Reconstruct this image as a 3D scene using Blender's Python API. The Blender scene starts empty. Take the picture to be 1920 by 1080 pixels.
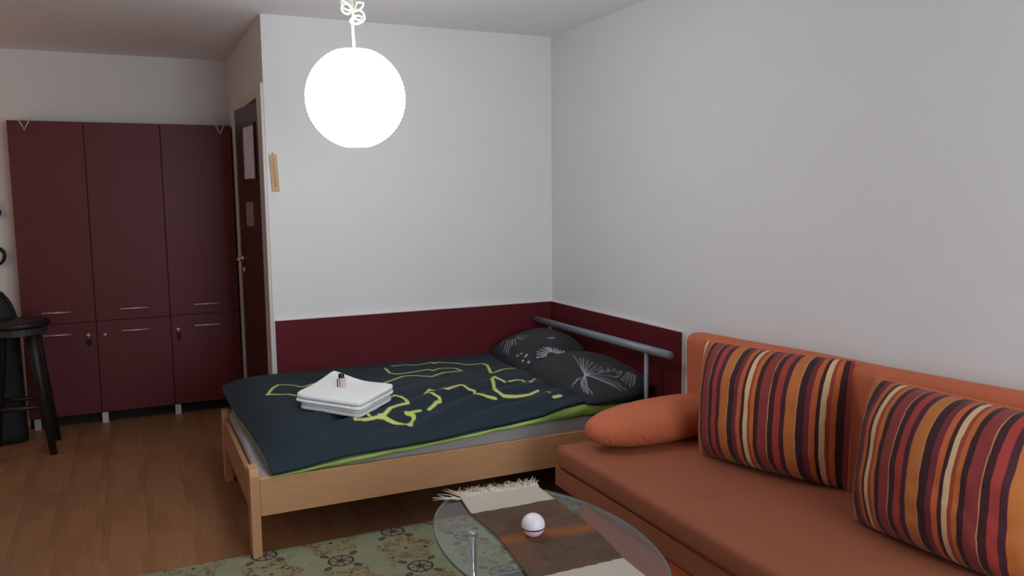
import bpy, bmesh, math, random
import numpy as np
from mathutils import Vector, Matrix
random.seed(7)
SC = bpy.context.scene
COL = SC.collection
PI = math.pi

# ---------------------------------------------------------------- camera
CAM = (-2.52895, -4.79511, 1.55574)
YAW, PITCH, ROLL, FPX = 0.436046, -0.111351, -0.010937, 1537.49
fw = Vector((math.sin(YAW)*math.cos(PITCH), math.cos(YAW)*math.cos(PITCH), math.sin(PITCH)))
rt = Vector((math.cos(YAW), -math.sin(YAW), 0)); up = rt.cross(fw)
r2 = rt*math.cos(ROLL)+up*math.sin(ROLL); u2 = -rt*math.sin(ROLL)+up*math.cos(ROLL)
cd = bpy.data.cameras.new('camera'); cam = bpy.data.objects.new('camera', cd); COL.objects.link(cam)
cam.matrix_world = Matrix(((r2.x, u2.x, -fw.x, CAM[0]), (r2.y, u2.y, -fw.y, CAM[1]), (r2.z, u2.z, -fw.z, CAM[2]), (0, 0, 0, 1)))
cd.sensor_width = 36; cd.lens = 36*FPX/1920; cd.clip_start = .02
SC.camera = cam

# ---------------------------------------------------------------- light
wd = bpy.data.worlds.new('world'); SC.world = wd; wd.use_nodes = True
bg = wd.node_tree.nodes['Background']; bg.inputs[0].default_value = (.62, .72, .85, 1); bg.inputs[1].default_value = 1.2
def area(name, loc, rot, sx, sy, power, col):
    l = bpy.data.lights.new(name, 'AREA'); l.shape = 'RECTANGLE'; l.size = sx; l.size_y = sy; l.energy = power; l.color = col
    o = bpy.data.objects.new(name, l); COL.objects.link(o); o.location = loc; o.rotation_euler = rot
    return o
area('window_daylight', (-1.1, -5.82, 1.45), (math.radians(97), 0, 0), 1.7, 1.6, 53, (.90, .96, 1.0))
hl = bpy.data.lights.new('hall_lamp_light', 'POINT'); hl.energy = 7; hl.color = (1, .52, .28); hl.shadow_soft_size = .15
ho = bpy.data.objects.new('hall_lamp_light', hl); COL.objects.link(ho); ho.location = (-4.25, .7, 1.7)
SC.view_settings.view_transform = 'Standard'; SC.view_settings.look = 'None'
SC.view_settings.gamma = 1; SC.view_settings.exposure = 0
SC.view_settings.use_curve_mapping = False

# ---------------------------------------------------------------- helpers
def lin(c):
    return tuple(((v/255)/12.92 if v/255 <= .04045 else ((v/255+.055)/1.055)**2.4) for v in c)
def mat(name, rgb, rough=.6, metal=0, var=.06, scale=8, bump=0, bscale=200, spec=.5, sheen=0, stretch=None):
    m = bpy.data.materials.new(name); m.use_nodes = True
    nt = m.node_tree; N = nt.nodes; L = nt.links; b = N['Principled BSDF']
    c = lin(rgb)
    b.inputs['Roughness'].default_value = rough; b.inputs['Metallic'].default_value = metal
    b.inputs['Specular IOR Level'].default_value = spec
    if sheen: b.inputs['Sheen Weight'].default_value = sheen; b.inputs['Sheen Roughness'].default_value = .4; b.inputs['Sheen Tint'].default_value = (*c, 1)
    tc = N.new('ShaderNodeTexCoord'); src = tc.outputs['Object']
    if stretch:
        mp = N.new('ShaderNodeMapping'); mp.inputs['Scale'].default_value = stretch; L.new(src, mp.inputs[0]); src = mp.outputs[0]
    nz = N.new('ShaderNodeTexNoise'); nz.inputs['Scale'].default_value = scale; nz.inputs['Detail'].default_value = 5
    L.new(src, nz.inputs['Vector'])
    cr = N.new('ShaderNodeValToRGB'); e = cr.color_ramp.elements
    e[0].position = .3; e[1].position = .7
    e[0].color = (*[max(0, v*(1-var)) for v in c], 1); e[1].color = (*[min(1, v*(1+var)) for v in c], 1)
    L.new(nz.outputs['Fac'], cr.inputs[0]); L.new(cr.outputs[0], b.inputs['Base Color'])
    if bump:
        n2 = N.new('ShaderNodeTexNoise'); n2.inputs['Scale'].default_value = bscale; n2.inputs['Detail'].default_value = 3
        L.new(src, n2.inputs['Vector'])
        bp = N.new('ShaderNodeBump'); bp.inputs['Strength'].default_value = bump; bp.inputs['Distance'].default_value = .002
        L.new(n2.outputs['Fac'], bp.inputs['Height']); L.new(bp.outputs[0], b.inputs['Normal'])
    return m
def vmat(name, rough=.8, bump=.3, bscale=400, sheen=0, spec=.3):
    """fabric printed with the mesh's own colour attribute, plus weave relief"""
    m = bpy.data.materials.new(name); m.use_nodes = True
    nt = m.node_tree; N = nt.nodes; L = nt.links; b = N['Principled BSDF']
    b.inputs['Roughness'].default_value = rough; b.inputs['Specular IOR Level'].default_value = spec
    if sheen: b.inputs['Sheen Weight'].default_value = sheen; b.inputs['Sheen Roughness'].default_value = .4
    a = N.new('ShaderNodeAttribute'); a.attribute_name = 'print'
    tc = N.new('ShaderNodeTexCoord'); nz = N.new('ShaderNodeTexNoise'); nz.inputs['Scale'].default_value = bscale
    L.new(tc.outputs['Object'], nz.inputs['Vector'])
    mx = N.new('ShaderNodeMix'); mx.data_type = 'RGBA'; mx.blend_type = 'MULTIPLY'; mx.inputs[0].default_value = .25
    L.new(a.outputs['Color'], mx.inputs[6]); L.new(nz.outputs['Fac'], mx.inputs[7]); L.new(mx.outputs[2], b.inputs['Base Color'])
    bp = N.new('ShaderNodeBump'); bp.inputs['Strength'].default_value = bump; bp.inputs['Distance'].default_value = .0015
    L.new(nz.outputs['Fac'], bp.inputs['Height']); L.new(bp.outputs[0], b.inputs['Normal'])
    return m
def link(name, me, m=None, parent=None, loc=None, rot=None):
    o = bpy.data.objects.new(name, me); COL.objects.link(o)
    if m: me.materials.append(m)
    if parent: o.parent = parent
    if loc: o.location = loc
    if rot: o.rotation_euler = rot
    return o
def bmobj(name, bm, m=None, parent=None, loc=None, rot=None, smooth=False):
    me = bpy.data.meshes.new(name); bm.normal_update(); bm.to_mesh(me); bm.free()
    if smooth:
        for p in me.polygons: p.use_smooth = True
    return link(name, me, m, parent, loc, rot)
def add_box(bm, lo, hi, bev=0, seg=2):
    c = [(a+b)/2 for a, b in zip(lo, hi)]; s = [b-a for a, b in zip(lo, hi)]
    r = bmesh.ops.create_cube(bm, size=1, matrix=Matrix.Translation(c) @ Matrix.Diagonal((*s, 1)))
    if bev:
        es = list({e for v in r['verts'] for e in v.link_edges})
        bmesh.ops.bevel(bm, geom=es, offset=bev, segments=seg, profile=.5, affect='EDGES')
def box(name, lo, hi, m, parent=None, bev=0, seg=2, smooth=False, loc=None, rot=None):
    bm = bmesh.new(); add_box(bm, lo, hi, bev, seg); return bmobj(name, bm, m, parent, loc, rot, smooth)
def add_tube(bm, pts, r, n=12, caps=True):
    pts = [Vector(p) for p in pts]; rs = r if isinstance(r, (list, tuple)) else [r]*len(pts)
    rings = []; ref = None
    for i, p in enumerate(pts):
        t = (pts[min(i+1, len(pts)-1)]-pts[max(i-1, 0)]).normalized()
        if ref is None: ref = Vector((0, 0, 1)) if abs(t.z) < .9 else Vector((1, 0, 0))
        x = (ref - t*ref.dot(t)).normalized(); y = t.cross(x); ref = x
        rings.append([bm.verts.new(p+(x*math.cos(2*PI*k/n)+y*math.sin(2*PI*k/n))*rs[i]) for k in range(n)])
    for a, b in zip(rings, rings[1:]):
        for k in range(n): bm.faces.new((a[k], a[(k+1) % n], b[(k+1) % n], b[k]))
    if caps: bm.faces.new(rings[0][::-1]); bm.faces.new(rings[-1])
def tube(name, pts, r, m, parent=None, n=12, smooth=True, loc=None, rot=None):
    bm = bmesh.new(); add_tube(bm, pts, r, n); return bmobj(name, bm, m, parent, loc, rot, smooth)
def add_lathe(bm, prof, n=32, cx=0, cy=0):
    rings = [[bm.verts.new((cx+r*math.cos(2*PI*k/n), cy+r*math.sin(2*PI*k/n), z)) for k in range(n)] for r, z in prof]
    for a, b in zip(rings, rings[1:]):
        for k in range(n): bm.faces.new((a[k], a[(k+1) % n], b[(k+1) % n], b[k]))
    return rings
def lathe(name, prof, m, parent=None, n=32, loc=None, rot=None, smooth=True, caps=True):
    bm = bmesh.new(); R = add_lathe(bm, prof, n)
    if caps: bm.faces.new(R[0][::-1]); bm.faces.new(R[-1])
    return bmobj(name, bm, m, parent, loc, rot, smooth)
def prism(name, poly, lo, hi, m, parent=None, axis=1, bev=0, loc=None, rot=None):
    """polygon (two coordinates) extruded along axis between lo and hi"""
    bm = bmesh.new()
    def P(a, b, c): return (c, a, b) if axis == 0 else (a, c, b) if axis == 1 else (a, b, c)
    A = [bm.verts.new(P(a, b, lo)) for a, b in poly]; B = [bm.verts.new(P(a, b, hi)) for a, b in poly]
    n = len(poly); bm.faces.new(A[::-1]); bm.faces.new(B)
    for k in range(n): bm.faces.new((A[k], A[(k+1) % n], B[(k+1) % n], B[k]))
    bmesh.ops.recalc_face_normals(bm, faces=bm.faces)
    if bev: bmesh.ops.bevel(bm, geom=list(bm.edges), offset=bev, segments=2, profile=.5, affect='EDGES')
    return bmobj(name, bm, m, parent, loc, rot)
def grid(name, X, Y, Z, m, parent=None, colors=None, closed_u=False, loc=None, rot=None, extra=None):
    nu, nv = X.shape
    V = np.stack([X, Y, Z], -1).reshape(-1, 3)
    i = np.arange(nu*nv).reshape(nu, nv)
    if closed_u: i = np.vstack([i, i[:1]])
    F = np.stack([i[:-1, :-1], i[1:, :-1], i[1:, 1:], i[:-1, 1:]], -1).reshape(-1, 4)
    me = bpy.data.meshes.new(name); me.from_pydata(V.tolist(), [], F.tolist()); me.update()
    me.polygons.foreach_set('use_smooth', np.ones(len(F), bool))
    if colors is not None: paint(me, colors)
    return link(name, me, m, parent, loc, rot)
def paint(me, C):
    a = me.color_attributes.new('print', 'FLOAT_COLOR', 'POINT')
    C = np.asarray(C, float).reshape(-1, 3)
    a.data.foreach_set('color', np.c_[C, np.ones(len(C))].astype(np.float32).ravel())
def empty(name, loc=(0, 0, 0), rz=0):
    o = bpy.data.objects.new(name, None); COL.objects.link(o); o.location = loc; o.rotation_euler = (0, 0, rz); o.empty_display_size = .1
    return o
def tag(o, label, cat, group=None):
    o['label'] = label; o['category'] = cat
    if group: o['group'] = group
    return o
def struct(o): o['kind'] = 'structure'; return o
def vnoise(x, y, s, seed):
    """smooth value noise on arrays"""
    g = np.random.RandomState(seed).rand(64, 64)
    x = np.asarray(x)/s+20.3; y = np.asarray(y)/s+20.7
    i = np.floor(x).astype(int); j = np.floor(y).astype(int); f = x-i; h = y-j
    f = f*f*(3-2*f); h = h*h*(3-2*h)
    G = lambda a, b: g[a % 64, b % 64]
    return (G(i, j)*(1-f)+G(i+1, j)*f)*(1-h)+(G(i, j+1)*(1-f)+G(i+1, j+1)*f)*h-.5
def segdist(x, y, pts):
    d = np.full(np.shape(x), 9.)
    for (ax, ay), (bx, by) in zip(pts, pts[1:]):
        vx, vy = bx-ax, by-ay; l2 = vx*vx+vy*vy+1e-12
        t = np.clip(((x-ax)*vx+(y-ay)*vy)/l2, 0, 1)
        d = np.minimum(d, np.hypot(x-ax-t*vx, y-ay-t*vy))
    return d
def sstep(a, b, x):
    t = np.clip((x-a)/(b-a), 0, 1); return t*t*(3-2*t)

# ---------------------------------------------------------------- materials
M_wall = mat('wall_paint', (224, 224, 225), .9, var=.012, scale=3, bump=.12, bscale=120, spec=.2)
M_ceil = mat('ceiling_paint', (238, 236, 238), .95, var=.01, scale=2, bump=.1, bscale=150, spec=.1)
M_maroon = mat('maroon_laminate', (96, 33, 39), .5, var=.05, scale=5, bump=.05, bscale=300, spec=.36)
M_panel = mat('maroon_panel_board', (92, 30, 36), .55, var=.04, scale=5, bump=.05, bscale=300, spec=.12)
M_gap = mat('dark_gap', (22, 12, 13), .8)
M_white = mat('white_lacquer', (206, 200, 194), .45, var=.02)
M_whedge = mat('white_edge', (225, 215, 215), .5, var=.02)
M_door = mat('dark_brown_wood', (66, 30, 28), .4, var=.15, scale=4, stretch=(14, 14, 1), spec=.45)
M_chrome = mat('chrome', (205, 205, 208), .14, 1, var=.01)
M_steel = mat('brushed_steel', (196, 188, 184), .42, .55, var=.03)
M_grey = mat('grey_painted_metal', (128, 134, 144), .4, .2, var=.03)
M_brass = mat('pale_brass', (222, 210, 188), .35, .5, var=.05)
M_beech = mat('beech_wood', (198, 150, 108), .5, var=.07, scale=3, stretch=(3, 30, 30), spec=.4)
M_beech2 = mat('beech_wood_upright', (198, 150, 108), .5, var=.07, scale=3, stretch=(30, 30, 2), spec=.4)
M_beech3 = mat('beech_wood_crosswise', (180, 134, 96), .5, var=.07, scale=3, stretch=(30, 3, 30), spec=.4)
M_matt = mat('mattress_ticking', (165, 160, 162), .9, var=.03, scale=20, bump=.3, bscale=350)
M_green = mat('lime_cotton', (152, 188, 96), .85, var=.06, scale=12, bump=.2, bscale=500, sheen=.1)
M_towel = mat('white_terry', (250, 253, 255), .95, var=.02, scale=60, bump=.7, bscale=900, sheen=.2)
M_seat = mat('terracotta_microfibre', (146, 82, 55), .85, var=.05, scale=4, bump=.15, bscale=600, sheen=.3)
M_orange = mat('orange_microfibre', (190, 102, 68), .85, var=.05, scale=5, bump=.15, bscale=600, sheen=.3)
M_base = mat('burnt_orange_microfibre', (190, 88, 48), .85, var=.04, scale=5, bump=.15, bscale=600, sheen=.2)
M_black = mat('black_wood', (27, 23, 22), .5, var=.2, scale=6, stretch=(1, 1, .2))
M_blackplastic = mat('black_plastic', (20, 20, 22), .35)
M_blackcloth = mat('black_nylon', (24, 26, 30), .7, var=.1, bump=.3, bscale=300)
M_iron = mat('black_iron', (22, 20, 22), .4, .4)
M_cable = mat('ivory_cable', (226, 226, 214), .45, var=.02)
M_duvet = vmat('printed_duvet_cotton', .75, .25, 500, sheen=.05)
M_pillow = vmat('printed_pillow_cotton', .75, .2, 600, sheen=.05)
M_stripe = vmat('striped_cotton', .8, .25, 700, sheen=.1)
M_rug = vmat('printed_rug_pile', .95, .9, 260, spec=.1)
M_runner = vmat('felted_wool', .95, .9, 300, spec=.1)
M_fringe = mat('cream_wool', (206, 196, 178), .95, var=.05, scale=40)
M_ball = mat('white_plastic', (236, 232, 240), .3, var=.01)
M_ballpink = mat('pink_white_plastic', (236, 214, 226), .3, var=.01)
M_band = mat('mauve_metal', (140, 78, 110), .25, .6, var=.02)

def emis(name, rgb, s):
    m = bpy.data.materials.new(name); m.use_nodes = True; b = m.node_tree.nodes['Principled BSDF']
    b.inputs['Base Color'].default_value = (.9, .9, .9, 1); b.inputs['Emission Color'].default_value = (*rgb, 1)
    b.inputs['Emission Strength'].default_value = s; b.inputs['Roughness'].default_value = .9
    return m
M_shade = emis('lit_rice_paper', (.955, .985, 1), 13.6)

def glass(name, tint, fres_ior=1.5, rough=.0):
    m = bpy.data.materials.new(name); m.use_nodes = True; nt = m.node_tree; N = nt.nodes; L = nt.links
    N.remove(N['Principled BSDF']); out = N['Material Output']
    t = N.new('ShaderNodeBsdfTransparent'); t.inputs[0].default_value = (*tint, 1)
    g = N.new('ShaderNodeBsdfGlossy'); g.inputs['Roughness'].default_value = rough
    f = N.new('ShaderNodeFresnel'); f.inputs[0].default_value = fres_ior
    x = N.new('ShaderNodeMixShader'); ge = N.new('ShaderNodeNewGeometry'); mu = N.new('ShaderNodeMath'); mu.operation = 'MULTIPLY'; iv = N.new('ShaderNodeMath'); iv.operation = 'SUBTRACT'; iv.inputs[0].default_value = 1
    L.new(ge.outputs['Backfacing'], iv.inputs[1]); L.new(f.outputs[0], mu.inputs[0]); L.new(iv.outputs[0], mu.inputs[1])   # reflect once, at the upper face
    L.new(mu.outputs[0], x.inputs[0]); L.new(t.outputs[0], x.inputs[1]); L.new(g.outputs[0], x.inputs[2])
    L.new(x.outputs[0], out.inputs[0]); return m
M_glass = glass('clear_table_glass', (.88, .93, .91), 2.1)
M_edge = mat('green_glass_edge', (88, 116, 110), .15, var=.05, spec=.8)
M_pane = mat('frosted_pane', (214, 220, 230), .55, var=.02)
M_darkglass = mat('smoked_glass', (62, 70, 82), .12, var=.02, spec=.8)

def floor_mat():
    m = bpy.data.materials.new('three_strip_laminate'); m.use_nodes = True; nt = m.node_tree; N = nt.nodes; L = nt.links; b = N['Principled BSDF']
    tc = N.new('ShaderNodeTexCoord'); oi = N.new('ShaderNodeObjectInfo')
    mp = N.new('ShaderNodeMapping'); mp.inputs['Rotation'].default_value = (0, 0, PI/2)
    L.new(tc.outputs['Object'], mp.inputs[0])
    br = N.new('ShaderNodeTexBrick'); br.inputs['Scale'].default_value = 1; br.inputs['Brick Width'].default_value = .43; br.inputs['Row Height'].default_value = .064
    br.inputs['Mortar Size'].default_value = 0.0008; br.offset = .37; br.inputs['Bias'].default_value = 0
    br.inputs['Color1'].default_value = (*lin((166, 122, 86)), 1); br.inputs['Color2'].default_value = (*lin((150, 106, 74)), 1); br.inputs['Mortar'].default_value = (*lin((140, 98, 66)), 1)
    ad = N.new('ShaderNodeVectorMath'); ad.operation = 'ADD'; L.new(mp.outputs[0], ad.inputs[0])
    cx = N.new('ShaderNodeCombineXYZ'); mu = N.new('ShaderNodeMath'); mu.operation = 'MULTIPLY'; mu.inputs[1].default_value = 3.1
    L.new(oi.outputs['Random'], mu.inputs[0]); L.new(mu.outputs[0], cx.inputs[0]); L.new(cx.outputs[0], ad.inputs[1])
    L.new(ad.outputs[0], br.inputs['Vector'])
    m2 = N.new('ShaderNodeMapping'); m2.inputs['Scale'].default_value = (40, 2.5, 40); L.new(tc.outputs['Object'], m2.inputs[0])
    nz = N.new('ShaderNodeTexNoise'); nz.inputs['Scale'].default_value = 1.5; nz.inputs['Detail'].default_value = 6; L.new(m2.outputs[0], nz.inputs['Vector'])
    cr = N.new('ShaderNodeValToRGB'); cr.color_ramp.elements[0].position = .25; cr.color_ramp.elements[0].color = (.72, .72, .72, 1); cr.color_ramp.elements[1].position = .75
    L.new(nz.outputs['Fac'], cr.inputs[0])
    mx = N.new('ShaderNodeMix'); mx.data_type = 'RGBA'; mx.blend_type = 'MULTIPLY'; mx.inputs[0].default_value = .8
    L.new(br.outputs['Color'], mx.inputs[6]); L.new(cr.outputs[0], mx.inputs[7]); L.new(mx.outputs[2], b.inputs['Base Color'])
    b.inputs['Roughness'].default_value = .36; b.inputs['Specular IOR Level'].default_value = .35
    return m
M_floor = floor_mat()

# ---------------------------------------------------------------- room shell
H = 2.57; W = 1.806; D = 1.709; XL = -5.6; YS = -5.9
fl = struct(box('floor', (XL-.1, YS-.1, -.14), (.1, D+.1, -.012), M_gap))
plank_cache = {}
def plank_mesh(l):
    k = round(l, 3)
    if k not in plank_cache:
        bm = bmesh.new(); add_box(bm, (-.096, 0, -.0125), (.096, l, 0))
        bmesh.ops.bevel(bm, geom=[e for e in bm.edges if all(abs(v.co.z) < 1e-5 for v in e.verts)], offset=.0008, segments=1, affect='EDGES')
        me = bpy.data.meshes.new('plank'); bm.to_mesh(me); bm.free(); me.materials.append(M_floor); plank_cache[k] = me
    return plank_cache[k]
x = XL+.096; ci = 0
while x < .08:
    y = YS - [0, .43, .86, .215][ci % 4]
    while y < D:
        y0 = max(y, YS); y1 = min(y+1.29, D)
        if y1-y0 > .02:
            o = bpy.data.objects.new('plank', plank_mesh(y1-y0)); COL.objects.link(o); o.parent = fl; o.location = (x, y0, 0)
        y += 1.29
    x += .1921; ci += 1
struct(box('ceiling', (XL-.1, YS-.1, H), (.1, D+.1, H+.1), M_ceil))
struct(box('wall_right', (0, YS-.1, 0), (.1, D+.1, H), M_wall))
struct(box('wall_back', (-W, 0, 0), (0, .12, H), M_wall))
struct(box('wall_far', (XL-.1, D, 0), (0, D+.1, H), M_wall))
struct(box('wall_left', (XL-.1, YS-.1, 0), (XL, D, H), M_wall))
bm = bmesh.new()
add_box(bm, (-W, .12, 2.135), (-W+.1, .86, H)); add_box(bm, (-W, .86, 0), (-W+.1, D, H))
add_box(bm, (-W, .12, 0), (-W+.1, .165, 2.135))
struct(bmobj('wall_hall', bm, M_wall))
bm = bmesh.new()
wx0, wx1, wz0, wz1 = -2.0, -.2, .6, 2.3
add_box(bm, (XL, YS-.1, 0), (wx0, YS, H)); add_box(bm, (wx1, YS-.1, 0), (0, YS, H))
add_box(bm, (wx0, YS-.1, 0), (wx1, YS, wz0)); add_box(bm, (wx0, YS-.1, wz1), (wx1, YS, H))
struct(bmobj('wall_window', bm, M_wall))
wn = struct(empty('window_1', (-1.1, YS-.05, wz0)))
bm = bmesh.new()
for a, b in (((-.9, -.03, 0), (-.84, .03, 1.7)), ((.84, -.03, 0), (.9, .03, 1.7)), ((-.03, -.03, 0), (.03, .03, 1.7)), ((-.84, -.03, 0), (.84, .03, .06)), ((-.84, -.03, 1.64), (.84, .03, 1.7))):
    add_box(bm, a, b)
bmobj('window_frame', bm, M_white, wn)
for s in (-1, 1): box('pane', (min(s*.03, s*.84), -.004, .06), (max(s*.03, s*.84), .004, 1.64), M_glass, wn)

# door: frame and leaf
dr = struct(empty('door_1', (-W, .187, 0), math.radians(95.9)))
M_frame = M_white
box('door_leaf', (0, -.04, .008), (.618, 0, 2.122), M_door, dr, .003)
lf = dr.children[0]
bm = bmesh.new()   # glazing bead round the pane
for a, b in (((.115, 0, 1.665), (.13, .01, 2.01)), ((.408, 0, 1.665), (.423, .01, 2.01)), ((.13, 0, 1.665), (.408, .01, 1.68)), ((.13, 0, 1.995), (.408, .01, 2.01))): add_box(bm, a, b, .002)
bmobj('glazing_bead', bm, M_door, lf)
box('pane', (.13, 0, 1.68), (.408, .003, 1.995), M_pane, lf)
bm = bmesh.new(); add_box(bm, (.61, -.042, .01), (.621, .003, 2.12), .001)
bmobj('edge_strip', bm, mat('pale_edge_strip', (120, 104, 100), .4), lf)
bm = bmesh.new(); add_lathe(bm, [(.0, 0), (.024, 0), (.024, .006), (.012, .01), (.010, .045), (.0, .047)], 20)
add_tube(bm, [(0, 0, .04), (-.03, 0, .045), (-.11, 0, .042)], [.009, .009, .008], 10)
bmobj('door_handle', bm, M_chrome, lf, (.572, 0, 1.172), (-PI/2, 0, 0), True)
bm = bmesh.new(); add_lathe(bm, [(0, 0), (.016, 0), (.016, .006), (.006, .008), (0, .008)], 16)
bmobj('key_escutcheon', bm, M_brass, lf, (.545, 0, 1.105), (-PI/2, 0, 0), True)
bm = bmesh.new()
add_box(bm, (-W-.018, -.002, 0), (-W-.0005, .16, 2.2), .004)        # near casing
struct(bmobj('trim_1', bm, M_white))
bm = bmesh.new(); add_box(bm, (-W-.018, .16, 2.135), (-W-.0005, 1.0, 2.2), .004); add_box(bm, (-W-.018, .86, 0), (-W-.0005, .94, 2.135), .004)
struct(bmobj('trim_2', bm, M_white))
sg = tag(empty('door_notice', (-W, .187, 0), math.radians(95.9)), 'small pale paper notice stuck on the dark door below its glass pane', 'notice')
box('paper', (.237, .001, 1.39), (.412, .003, 1.537), mat('notice_paper', (158, 128, 112), .8, var=.05), sg)
bm = bmesh.new()
for k, (a, b, z) in enumerate(((.27, .38, 1.515), (.29, .36, 1.488), (.31, .34, 1.475), (.26, .385, 1.445), (.27, .375, 1.432), (.28, .37, 1.41))): add_box(bm, (a, .003, z-.003), (b, .0034, z+.003))
bmobj('printed_lines', bm, mat('notice_ink', (132, 103, 90), .8), sg)

# wall panels
pb = tag(empty('wall_panel', (-.9, 0, 0)), 'long maroon panel along the white wall behind the bed', 'panel')
box('board', (-W+.9+.01, -.018, .12), (.9-.0185, -.0005, .861), M_panel, pb)
box('top_edge', (-W+.9+.01, -.0185, .861), (.9-.0185, -.0005, .865), M_whedge, pb)
pr = tag(empty('wall_panel', (0, -.72, 0)), 'maroon panel on the right wall behind the grey bed rail', 'panel')
box('board', (-.018, -.722, .12), (-.0005, .719, .861), M_panel, pr)
box('top_edge', (-.0185, -.722, .861), (-.0005, .719, .865), M_whedge, pr)
box('end_edge', (-.0185, -.7265, .12), (-.0005, -.7225, .865), M_whedge, pr)

# ---------------------------------------------------------------- wardrobe
YC = 1.528
hnd = [(-3.093, -2.924), (-2.613, -2.435), (-2.135, -1.959)]
wl = ['left maroon wardrobe unit behind the black bar stool, with key hanging in its lock', 'middle maroon wardrobe unit with a bare round lock at top left of its lower door', 'right maroon wardrobe unit beside the dark door, with key hanging in its lock']
for i in range(3):
    x0, x1 = [-3.2137, -2.768, -2.291, -1.8166][i:i+2]
    xc = (x0+x1)/2
    u = tag(empty('wardrobe_unit', (xc, YC+.09, 0)), wl[i], 'wardrobe', 'maroon wardrobe units'); ox, oy = xc, YC+.09
    g = .002; split = [.7235, .727, .7315][i]
    box('carcass', (x0-ox+.001, YC+.019-oy, .075), (x1-ox-.001, D-.002-oy, 2.084), M_maroon, u)
    for nm, z0, z1, hz in (('upper_door', split+.002, 2.086, .804), ('lower_door', .08, split-.002, .650)):
        dd = box(nm, (x0-ox+g, YC-oy, z0), (x1-ox-g, YC+.018-oy, z1), M_maroon, u, .0015)
        bm = bmesh.new(); a, b = hnd[i]
        add_tube(bm, [(a-ox, YC-.028-oy, hz), (b-ox, YC-.028-oy, hz)], .0065, 10)
        for q in (a+.015, b-.015): add_tube(bm, [(q-ox, YC-.001-oy, hz), (q-ox, YC-.028-oy, hz)], .004, 8)
        bmobj('handle', bm, M_steel, dd, smooth=True)
        if nm == 'lower_door':
            lx = (-2.82, -2.718, -2.244)[i]-ox; lz = (.634, .627, .631)[i]
            bm = bmesh.new(); add_lathe(bm, [(0, 0), (.011, 0), (.011, .004), (.0075, .006), (0, .006)], 16)
            if i == 1: add_box(bm, (-.002, -.006, .005), (.002, .006, .0068))
            bmobj('lock', bm, M_steel, dd, (lx, YC-oy, lz), (PI/2, 0, 0), True)
            if i != 1:
                bm = bmesh.new(); add_box(bm, (lx-.012, YC-.02-oy, lz-.004), (lx+.012, YC-.0065-oy, lz+.006), .002)
                add_tube(bm, [(lx, YC-.013-oy, lz-.003), (lx+.001, YC-.013-oy, lz-.024)], .002, 6)
                bmobj('key', bm, M_steel, dd)
                prism('key_fob', [(lx-.012, lz-.026), (lx+.014, lz-.024), (lx+.017, lz-.06), (lx+.002, lz-.084), (lx-.011, lz-.062)], YC-.016-oy, YC-.008-oy, M_gap, dd)
    box('shadow_strip', (x0-ox+.001, YC+.075-oy, .001), (x1-ox-.001, YC+.09-oy, .075), M_gap, u)  # added dark strip standing in for the shadow under the wardrobe
    for q in ((x0+.05 if i == 0 else x0+.02),) + ((x1-.03,) if i == 2 else ()):
        for yy in (YC+.03, D-.06):
            box('foot', (q-ox-.022, yy-.02-oy, .0), (q-ox+.018, yy+.02-oy, .075), M_white, u, .002)
for k, (hx, lb) in enumerate(((-3.111, 'metal V hook over the top of the left wardrobe unit'), (-1.891, 'metal V hook over the top of the right wardrobe unit'))):
    h = tag(empty('door_hook', (hx, YC, 2.086)), lb, 'hook', 'metal hooks over the wardrobe tops')
    bm = bmesh.new()
    for s in (-1, 1):
        add_tube(bm, [(s*.030, .03, .0035), (s*.030, -.004, .0035), (s*.028, -.005, -.003), (s*.003, -.006, -.052)], .0042, 8)
    add_tube(bm, [(0, -.006, -.048), (0, -.014, -.062), (0, -.026, -.056)], [.005, .005, .006], 8)
    bmobj('bracket', bm, M_brass, h, smooth=True)

# ---------------------------------------------------------------- hall corner: stool, case, iron hook, intercom
st = tag(empty('bar_stool', (-3.195, 1.05, 0)), 'black wooden bar stool with splayed legs at the left edge, before the wardrobe', 'stool')
bm = bmesh.new()
add_lathe(bm, [(0, .785), (.165, .785), (.185, .79), (.192, .803), (.19, .818), (.18, .826), (.12, .822), (0, .818)], 40)
bmobj('seat', bm, M_black, st, smooth=True)
bm = bmesh.new(); add_lathe(bm, [(.11, .745), (.17, .745), (.17, .785), (.11, .785)], 32); bmobj('seat_ring', bm, mat('grey_black_wood', (48, 48, 50), .5), st)
legs = []
for a in (-45, 45, 135, 225):
    c, s = math.cos(math.radians(a)), math.sin(math.radians(a))
    bm = bmesh.new(); add_tube(bm, [(c*.125, s*.125, .786), (c*.155, s*.155, .55), (c*.24, s*.24, .0)], [.034, .031, .021], 14)
    bmobj('leg', bm, M_black, st, smooth=True); legs.append((c, s))
for k, z in ((0, .38), (1, .30), (2, .38), (3, .30)):
    r = .125+(.786-z)/.786*.115
    c, s = legs[k]; c2, s2 = legs[(k+1) % 4]
    tube('stretcher', [(c*r, s*r, z), (c2*r, s2*r, z)], .014, M_black, st, 10)
cs = tag(empty('soft_case', (-3.37, 1.33, 0)), 'tall black rounded case standing behind the bar stool at the left edge', 'case')
bm = bmesh.new()
pr_ = []
for k in range(25):
    t = k/24; z = 1.02*t
    w = .17*(1-.06*t) * (1 if t < .72 else math.sqrt(max(.0025, 1-((t-.72)/.28)**2)))
    pr_.append((w, z))
rg = []
for w, z in pr_:
    rg.append([bm.verts.new((w*(abs(math.cos(a))**.6)*(1 if math.cos(a) > 0 else -1), .09*(.5+.5*w/.17)*(abs(math.sin(a))**.6)*(1 if math.sin(a) > 0 else -1), z)) for a in [2*PI*j/28 for j in range(28)]])
for a, b in zip(rg, rg[1:]):
    for j in range(28): bm.faces.new((a[j], a[(j+1) % 28], b[(j+1) % 28], b[j]))
bm.faces.new(rg[0][::-1]); bm.faces.new(rg[-1])
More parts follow.
